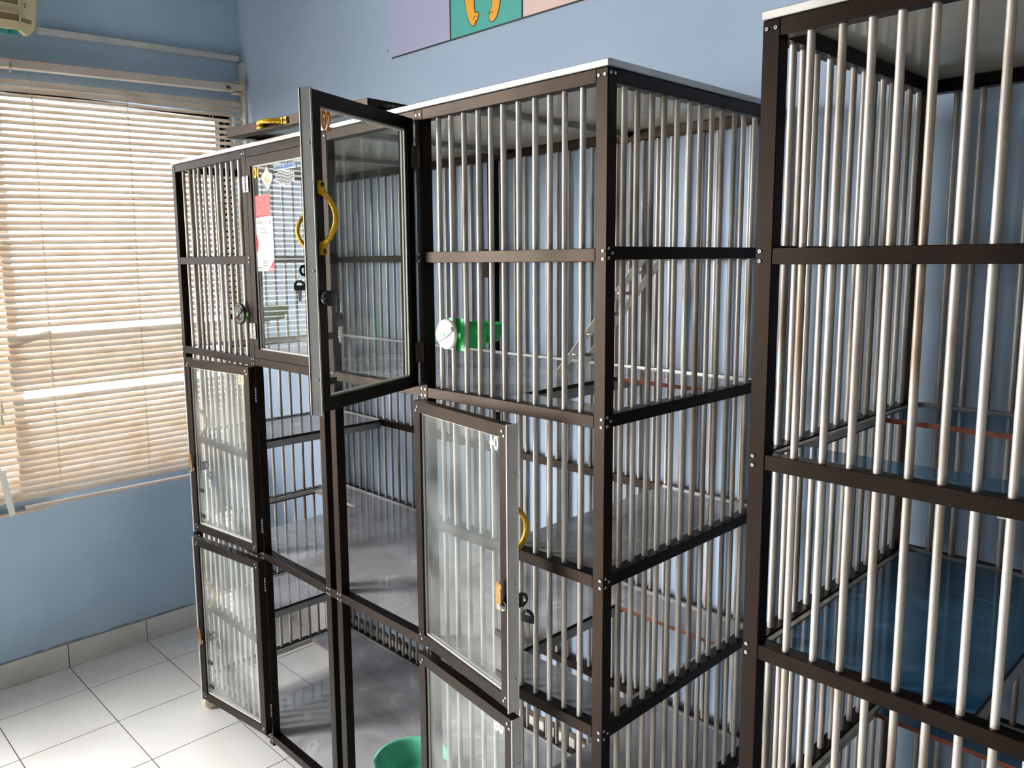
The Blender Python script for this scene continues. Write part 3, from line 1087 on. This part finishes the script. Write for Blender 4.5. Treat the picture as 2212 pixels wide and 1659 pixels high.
def door_frame(s, w, H):
    mb = MB()
    fw = 0.0245
    c = 0.0
    def trap(p):
        mb.prism([(s * a, b) for a, b in p], -0.021, 0.0, 0, Matrix(((1, 0, 0, 0), (0, 0, -1, 0), (0, 1, 0, 0), (0, 0, 0, 1))))
    e = 0.0002
    trap([(0, 0), (w, 0), (w - fw, fw), (fw, fw)])
    trap([(0, H), (fw, H - fw), (w - fw, H - fw), (w, H)])
    trap([(0, e), (fw, fw + e), (fw, H - fw - e), (0, H - e)])
    trap([(w, e), (w, H - e), (w - fw, H - fw - e), (w - fw, fw + e)])
    return mb.mesh('door', M_FRAME, 0.0)


def cage_door(s, hx, hy, ang_deg, w, z0, z1, glass, number, num_mat, hinge, label, **kw):
    """ang_deg: rotation from the closed position about the hinge"""
    d = link('door', door_frame(s, w, z1 - z0), cage1, (hx, hy, z0), (0, 0, radians(ang_deg)), label=label)
    door_parts(d, s, w, z0, z1, glass, number, num_mat, **kw)
    return d


d01 = cage_door(1, -1.2612, 0.0003, 0, 0.334, 1.2972, 1.8535, M_GLASS, '01', M_YEL, HG, 'closed glass door 01 with stickers', num_h=0.028, num_x=0.0262)
d02 = cage_door(-1, -0.5072, -0.0045, 110.8, 0.335, 1.2972, 1.8597, M_GLASS, '02', M_AMB, HGB, 'wide open glass door 02', num_h=0.032)
d03 = cage_door(1, -1.2620, -0.0025, -173.2, 0.342, 0.7199, 1.2709, M_GLASS_DUSTY, '03', M_PALEYEL, HG, 'dusty glass door 03 folded back')
d04 = cage_door(-1, -0.4990, -0.0025, 171.3, 0.343, 0.7199, 1.2691, M_GLASS_DUSTY, '04', M_WHT, HGB, 'dusty glass door 04 folded back', num_x=-0.297)
d05 = cage_door(1, -1.2625, -0.0025, -172.1, 0.341, 0.1467, 0.6953, M_GLASS_DUSTY, None, None, HG, 'lowest left glass door folded back')
d06 = cage_door(-1, -0.5000, -0.0025, 172.7, 0.343, 0.1400, 0.6938, M_GLASS_DUSTY, '06', M_WHT, HGB, 'dusty glass door 06 folded back', num_x=-0.297)
# hinges sit on the cage posts
for x, z, me in ((-1.2640, 1.782, HG), (-1.2625, 1.373, HG), (-0.5062, 1.782, HG_02), (-0.5062, 1.371, HG_02),
                 (-1.2618, 1.19, HG_L), (-1.2618, 0.80, HG_L), (-1.2618, 0.62, HG_L), (-1.2618, 0.22, HG_L), (-0.5, 1.19, HG_R), (-0.5, 0.80, HG_R), (-0.5, 0.62, HG_R)):
    link('hinge', me, cage1, (x, -0.0008, z))

# stickers on door 01 (local x from hinge, z from door bottom)
hx, hz = -1.2612, 1.2972


def st(x, z):
    return (x - 0.0085 - hx, z + 0.0016 - hz)


MS = Matrix(((1, 0, 0, 0), (0, 0, -1, 0), (0, 1, 0, 0), (0, 0, 0, 1)))
YS = 0.0083


def sticker(name, parts, mats, label):
    mb = MB()
    for poly, lay, mi in parts:
        mb.prism(poly, -YS + lay * 0.0002, -YS + lay * 0.0002 + 0.0003, mi, MS)
    return mb.build(name, mats, d01, label=label)


def rect(x0, x1, z0, z1):
    a, b = st(x0, z0), st(x1, z1)
    return [(a[0], a[1]), (b[0], a[1]), (b[0], b[1]), (a[0], b[1])]


# white paper notice with red corners (its code square is left out)
rng = []
pr = [(rect(-1.231, -1.1310, 1.5405, 1.687), 0, 0)]
pr.append(([st(-1.166, 1.5405), st(-1.1312, 1.5405), st(-1.1312, 1.573)], 1, 1))
pr.append(([st(-1.2308, 1.590)] + [st(-1.2308 + 0.017 * cos(t), 1.6165 + 0.0265 * sin(t)) for t in [(-pi / 2 + pi * i / 10) for i in range(1, 10)]] + [st(-1.2308, 1.643)], 1, 1))
pr.append((rect(-1.1485, -1.144, 1.668, 1.679), 1, 1))
for a, b, z in ((-1.222, -1.186, 1.676), (-1.222, -1.19, 1.671), (-1.20, -1.172, 1.656), (-1.202, -1.168, 1.647), (-1.196, -1.164, 1.568), (-1.194, -1.166, 1.562), (-1.192, -1.172, 1.556), (-1.224, -1.200, 1.551), (-1.224, -1.194, 1.5465)):
    pr.append((rect(a, b, z - 0.001, z + 0.001), 1, 2))
for i in range(3):
    pr.append((rect(-1.1535 + i * 0.0075, -1.149 + i * 0.0075, 1.543, 1.549), 2, 0))
sticker('paper_notice', pr, [M_PAPER, M_RED, M_GREYMARK], 'white paper notice with red corners')
sticker('red_sticker', [(rect(-1.2265, -1.1425, 1.689, 1.747), 0, 0), (rect(-1.2265, -1.1425, 1.689, 1.6925), 1, 1)], [M_REDFADE, M_RED], 'faded red sticker')
dia = [st(-1.1515, 1.8255), st(-1.1375, 1.806), st(-1.119, 1.800), st(-1.118, 1.786), st(-1.1480, 1.750), st(-1.184, 1.786), st(-1.183, 1.800), st(-1.166, 1.808)]
din = [(x * 0.86 + st(-1.151, 0)[0] * 0.14, z * 0.86 + st(0, 1.790)[1] * 0.14) for x, z in dia]
cat = [st(-1.166 + 0.030 * i / 8, 1.80 + (0.006 if i in (1, 7) else 0.0)) for i in range(9)] + [st(-1.136, 1.782), st(-1.146, 1.776), st(-1.157, 1.776), st(-1.167, 1.782)]
sticker('cat_sticker', [(dia, 0, 0), (din, 1, 1), (cat[::-1], 2, 2), (rect(-1.163, -1.141, 1.771, 1.7725), 2, 3), (rect(-1.158, -1.143, 1.766, 1.7672), 2, 3)],
        [M_GREYMARK, M_WHT, M_ORNG, M_GREYMARK], 'diamond cat sticker')
text('cococathouse', 0.0175, M_WHT, 'lettering_border', d01, st(-1.113, 1.8055)[:1] + (YS - 0.0001, st(0, 1.806)[1]), (pi / 2, 0, 0), width=0.116, bold=0.0016)
text('cococathouse', 0.0165, M_BLUETXT, 'shop_lettering', d01, st(-1.111, 0)[:1] + (YS - 0.0012, st(0, 1.8068)[1]), (pi / 2, 0, 0), width=0.114, bold=0.0002, label='blue cococathouse lettering')


def wave(t):
    return 0.0042 * sin(2 * pi * t * 0.95 + 0.5)


wv = MB()
x0, x1, zt_, zb_ = -1.101, -1.012, 1.8005, 1.7665
for gro, lay, mi in ((0.003, 0, 0), (0.0, 1, 1)):
    n = 20
    poly = []
    rows = [(0.14, 0.86), (0.05, 0.97), (0.0, 1.0), (0.12, 0.88)]
    up, lo = [], []
    for i in range(n + 1):
        t = i / n
        ztp = zt_ if 0.14 < t < 0.86 else zt_ - 0.0085
        zbt = zb_ if 0.12 < t < 0.88 else zb_ + 0.0085
        xx = x0 + (x1 - x0) * t
        ee = gro * (-1 if i == 0 else 1 if i == n else 0)
        up.append(st(xx + ee, ztp + wave(t) + gro))
        lo.append(st(xx + ee, zbt + wave(t) - gro))
    wv.prism(lo + up[::-1], -YS + lay * 0.0002, -YS + lay * 0.0002 + 0.0003, mi, MS)
ws = wv.build('prayer_sticker', [M_WHT, M_DARKSTK], d01, label='dark wavy sticker with white words')
for i, (wd, (a, b)) in enumerate(zip(('SUBHANALLAH', 'WALHAMDULILLAH', 'WALA ILAHA ILLALLAH', 'WALLAHU AKBAR'), ((0.16, 0.84), (0.06, 0.94), (0.02, 0.98), (0.14, 0.86)))):
    me = text_mesh(wd, 0.0050, (b - a) * (x1 - x0), 0.0001, 0.0)
    xs_ = [v.co.x for v in me.vertices]
    for v in me.vertices:
        t = a + (b - a) * (v.co.x - min(xs_)) / (max(xs_) - min(xs_))
        v.co.y += wave(t)
    me.materials.clear()
    me.materials.append(M_WHT)
    link('sticker_words', me, d01, st(x0 + a * (x1 - x0), 0)[:1] + (YS - 0.0008, st(0, zt_ - 0.0073 - i * 0.0083)[1]), (pi / 2, 0, 0))

# ------------------------------------------------------------------ spare door lying on the cage roof
sp = thing('spare_door_panel', 'loose brown framed glass door with gold handle lying on top of the cage', 'door panel', (-1.197, -0.071, 1.8915), (0, 0, radians(4.2)))
# its long side runs along x: build upright door then lay it down; local x = length .563, y = width .34
fr = MB()
LL, WW, FW, TH = 0.575, 0.34, 0.029, 0.024
fr.box(0, LL, 0, FW, 0, TH).box(0, LL, WW - FW, WW, 0, TH).box(0, FW, FW, WW - FW, 0, TH).box(LL - FW, LL, FW, WW - FW, 0, TH)
fr.build('frame', M_FRAME, sp, bevel=0.0008)
MB().box(FW - 0.003, LL - FW + 0.003, FW - 0.003, WW - FW + 0.003, 0.009, 0.013).build('glass_pane', M_GLASS_DUSTY, sp)
link('handle', HM, sp, (0.215, 0.001, 0.0125), (0, pi / 2, 0))
link('hinge', HGB, sp, (LL, 0.055, 0.012), (pi / 2, 0, pi / 2))

# ------------------------------------------------------------------ clamp-on bowls
A1 = Matrix.Rotation(T1, 4, 'Z')


def c1(x, y, z):
    return tuple(A1 @ Vector((x, y, z)))


def feeding_bowl(label, x, z, bowlm, discm, kn, ry):
    b = thing('feeding_bowl', label, 'bowl', c1(x, 0, z), (0, 0, T1 + ry), 'clamp-on feeding bowls')
    M = Matrix.Rotation(pi / 2, 4, 'X')
    d = MB()
    d.lathe([(0.0001, 0.016), (0.018, 0.0165), (0.0185, 0.0158), (0.0225, 0.0158), (0.023, 0.0165), (0.0285, 0.0155), (0.0312, 0.0125), (0.0312, 0.009), (0.0001, 0.009)], 48, 0, M)
    do = d.build('clamp_disc', discm, b, (0, 0.0, 0))
    k = MB()
    kp = [(-0.026, -0.004), (-0.012, -0.0065), (0.0, -0.0075), (0.014, -0.006), (0.0275, -0.0045), (0.0275, 0.0045), (0.014, 0.006), (0.0, 0.0075), (-0.012, 0.0065), (-0.026, 0.004)]
    k.prism(kp, 0.016, 0.0198, 0, Matrix.Rotation(radians(-28), 4, 'Y') @ Matrix(((1, 0, 0, 0), (0, 0, -1, 0), (0, 1, 0, 0), (0, 0, 0, 1))))
    k.build('turn_knob', discm, do, bevel=0.001)
    MB().cyl((0, -0.019, 0), (0, -0.0206, 0), 0.0045, 16).build('knob_insert', bowlm, do)
    # green back plate behind the bars and bowl
    c = MB()
    c.box(-0.0275, 0.0275, 0.0125 + BARR + 0.0005, 0.0125 + BARR + 0.0032, -0.036, 0.031)
    c.box(-0.040, -0.030, -0.008, -0.003, -0.006, 0.004).box(0.030, 0.038, -0.008, -0.003, -0.006, 0.004)
    R, cy = 0.055, 0.0792
    prof = [(0.0001, -0.021), (0.036, -0.021), (0.0425, -0.017), (0.044, -0.0055), (0.0525, -0.0045), (0.0555, 0.0165), (0.0535, 0.0178), (0.0515, 0.0155), (0.0485, -0.002), (0.042, -0.004), (0.0405, -0.014), (0.035, -0.0175), (0.0001, -0.0175)]
    c.lathe(prof, 48, 0, Matrix.Translation((0.004, cy, 0)))
    c.prism([(0.018, 0.0262), (0.0275, 0.0262), (0.047, 0.055), (0.040, 0.050)], -0.03, 0.012, 0)
    c.prism([(-0.018, 0.0262), (-0.0275, 0.0262), (-0.043, 0.055), (-0.036, 0.050)], -0.03, 0.012, 0)
    c.build('bowl', bowlm, b)
    return b


feeding_bowl('green feeding bowl with white clamp disc on the front bars', -0.402, 1.4165, M_GREEN, M_WHITEPL, None, 0)
feeding_bowl('green feeding bowl with backlit clamp disc coloured dark beside the stickered door', -1.3155, 1.4205, M_GREEN2, M_BLACKPL, None, 0)  # disc coloured black to stand in for its backlit shade

# teal basin on the bottom floor
bs = thing('basin', 'turquoise plastic basin on the grey bottom floor of the cage', 'basin', c1(-0.790, 0.17, Z1[6] - 0.0007))
mb = MB()
prof = [(0.0001, 0.002), (0.070, 0.002), (0.078, 0.006), (0.098, 0.062), (0.104, 0.066), (0.1075, 0.064), (0.1085, 0.069), (0.105, 0.0715), (0.0985, 0.070), (0.0945, 0.062), (0.076, 0.011), (0.068, 0.006), (0.0001, 0.006)]
mb.lathe(prof, 64)
mb.build('bowl', M_TEAL, bs)

# ladder leaning in the top right compartment
ld = thing('ladder', 'small bare aluminium ladder leaning inside the top right of the cage', 'ladder', c1(-0.40, 0.42, Z1[2] + 0.0035))
base = Vector((-0.40, 0.42, Z1[2] + 0.0035))
b0, b1_ = Vector((-0.405, 0.415, 1.3)), Vector((-0.262, 0.545, 1.5655))
side = Vector((-0.032, -0.033, 0.0)) 
run = b1_ - b0
dirn = run.normalized()
nrm = dirn.cross(side).normalized()
sd = side.normalized()
for off in (Vector((0, 0, 0)), side):
    mb = MB()
    a, c = b0 + off - base, b1_ + off - base
    vs = []
    for q in (a, c):
        for i, j in ((-1, -1), (1, -1), (1, 1), (-1, 1)):
            vs.append(tuple(q + sd * 0.0098 * i + nrm * 0.0025 * j))
    mb.add(vs, [(0, 1, 2, 3), (7, 6, 5, 4), (0, 4, 5, 1), (1, 5, 6, 2), (2, 6, 7, 3), (3, 7, 4, 0)])
    mb.build('stringer', M_LADDER, ld)
for i in range(5):
    t = 0.14 + i * 0.185
    q = b0 + run * t - base
    MB().cyl(tuple(q + nrm * 0.002), tuple(q + side + nrm * 0.002), 0.0042, 10).build('rung', M_ALU_G, ld)


# ------------------------------------------------------------------ keys
def key_bow(mb, M):
    """black plastic key head in the local xz plane, blade hole at the bottom"""
    out = [(-0.011, 0.0), (0.011, 0.0), (0.0115, 0.008)] + [(0.0115 * cos(t), 0.010 + 0.0105 * sin(t)) for t in [pi * i / 12 for i in range(13)]] + [(-0.0115, 0.008)]
    cen = Vector((0.0, 0.0112))
    inn = [(0.0065 * cos(t), 0.0115 + 0.0055 * sin(t)) for t in [pi * i / 10 for i in range(11)]]
    n1 = len(out)
    th = 0.0017
    vs = [(x, -th, z) for x, z in out] + [(x, th, z) for x, z in out]
    # split head into lower block and upper ring so that the ring hole stays open
    low = [(-0.011, 0.0), (0.011, 0.0), (0.0115, 0.0105), (-0.0115, 0.0105)]
    MK = M @ Matrix(((1, 0, 0, 0), (0, 0, 1, 0), (0, 1, 0, 0), (0, 0, 0, 1)))
    mb.prism(low, -th, th, 0, MK)
    k = 14
    for i in range(k):
        a0, a1 = pi * i / k, pi * (i + 1) / k
        q = [(0.0115 * cos(a0), 0.0105 + 0.0105 * sin(a0)), (0.0115 * cos(a1), 0.0105 + 0.0105 * sin(a1)),
             (0.0065 * cos(a1), 0.0105 + 0.006 * sin(a1)), (0.0065 * cos(a0), 0.0105 + 0.006 * sin(a0))]
        mb.prism(q, -th, th, 0, MK)


def key_blade(mb, M):
    out = [(-0.0045, 0.0), (0.0045, 0.0), (0.0045, -0.006), (0.003, -0.008), (0.0042, -0.010), (0.0028, -0.012), (0.0042, -0.0145), (0.0026, -0.017), (0.0036, -0.0195), (0.0, -0.024), (-0.0034, -0.020), (-0.0024, -0.017), (-0.004, -0.0145), (-0.0026, -0.012), (-0.004, -0.010), (-0.003, -0.008), (-0.0045, -0.006)]
    mb.prism(out, -0.0009, 0.0009, 0, M @ Matrix(((1, 0, 0, 0), (0, 0, 1, 0), (0, 1, 0, 0), (0, 0, 0, 1))))


def key_set(label, door, s, w, lz, yaw=0.0, twist=90.0):
    """two keys: one in the lock of the given door, one hanging from it by a split ring"""
    bpy.context.view_layer.update()
    mw = door.matrix_world @ Matrix.Translation((s * (w - 0.013), -0.0078, lz))
    rz = mw.to_euler().z
    r = thing('key_pair', label, 'keys', tuple(mw.translation), (0, 0, rz), 'pairs of keys on the cage doors')
    r.scale = (1.22, 1.22, 1.22)
    a = MB()
    # head of the inserted key stands off towards -y
    M = Matrix.Rotation(radians(90), 4, 'X') @ Matrix.Rotation(radians(twist), 4, 'Z')
    key_bow(a, M)
    a.box(-0.0035, 0.0035, -0.002, 0.0002, -0.0008, 0.0008, 1)
    a.build('inserted_key', [M_BLACKPL, M_KEYMETAL], r)
    ring = MB()
    c = Vector((0.0, -0.021, -0.0115))
    ring.tube([(0.0, c.y + 0.0045 * cos(t), c.z + 0.0125 * sin(t)) for t in [2 * pi * i / 24 for i in range(24)]], 0.0006, 6, closed=True)
    ring.build('split_ring', M_CHROME, r)
    hk = MB()
    M = Matrix.Translation((0.0, -0.0215, -0.0405)) @ Matrix.Rotation(radians(yaw), 4, 'Z')
    key_bow(hk, M)
    ho = hk.build('hanging_key', M_BLACKPL, r)
    kb = MB()
    key_blade(kb, M)
    kb.build('key_blade', M_KEYMETAL, ho)
    return r


key_set('pair of black keys hanging from the closed stickered door', d01, 1, 0.334, 0.248, 45)
key_set('pair of keys hanging from the wide open upper door', d02, -1, 0.335, 0.205, 10)
key_set('pair of keys behind the dusty glass of the left middle door', d03, 1, 0.342, 0.205, 10)
key_set('pair of keys behind the free edge of the folded door marked 04', d04, -1, 0.343, 0.205, 20)
key_set('pair of keys behind the lowest left glass door near the floor', d05, 1, 0.341, 0.205, -10)
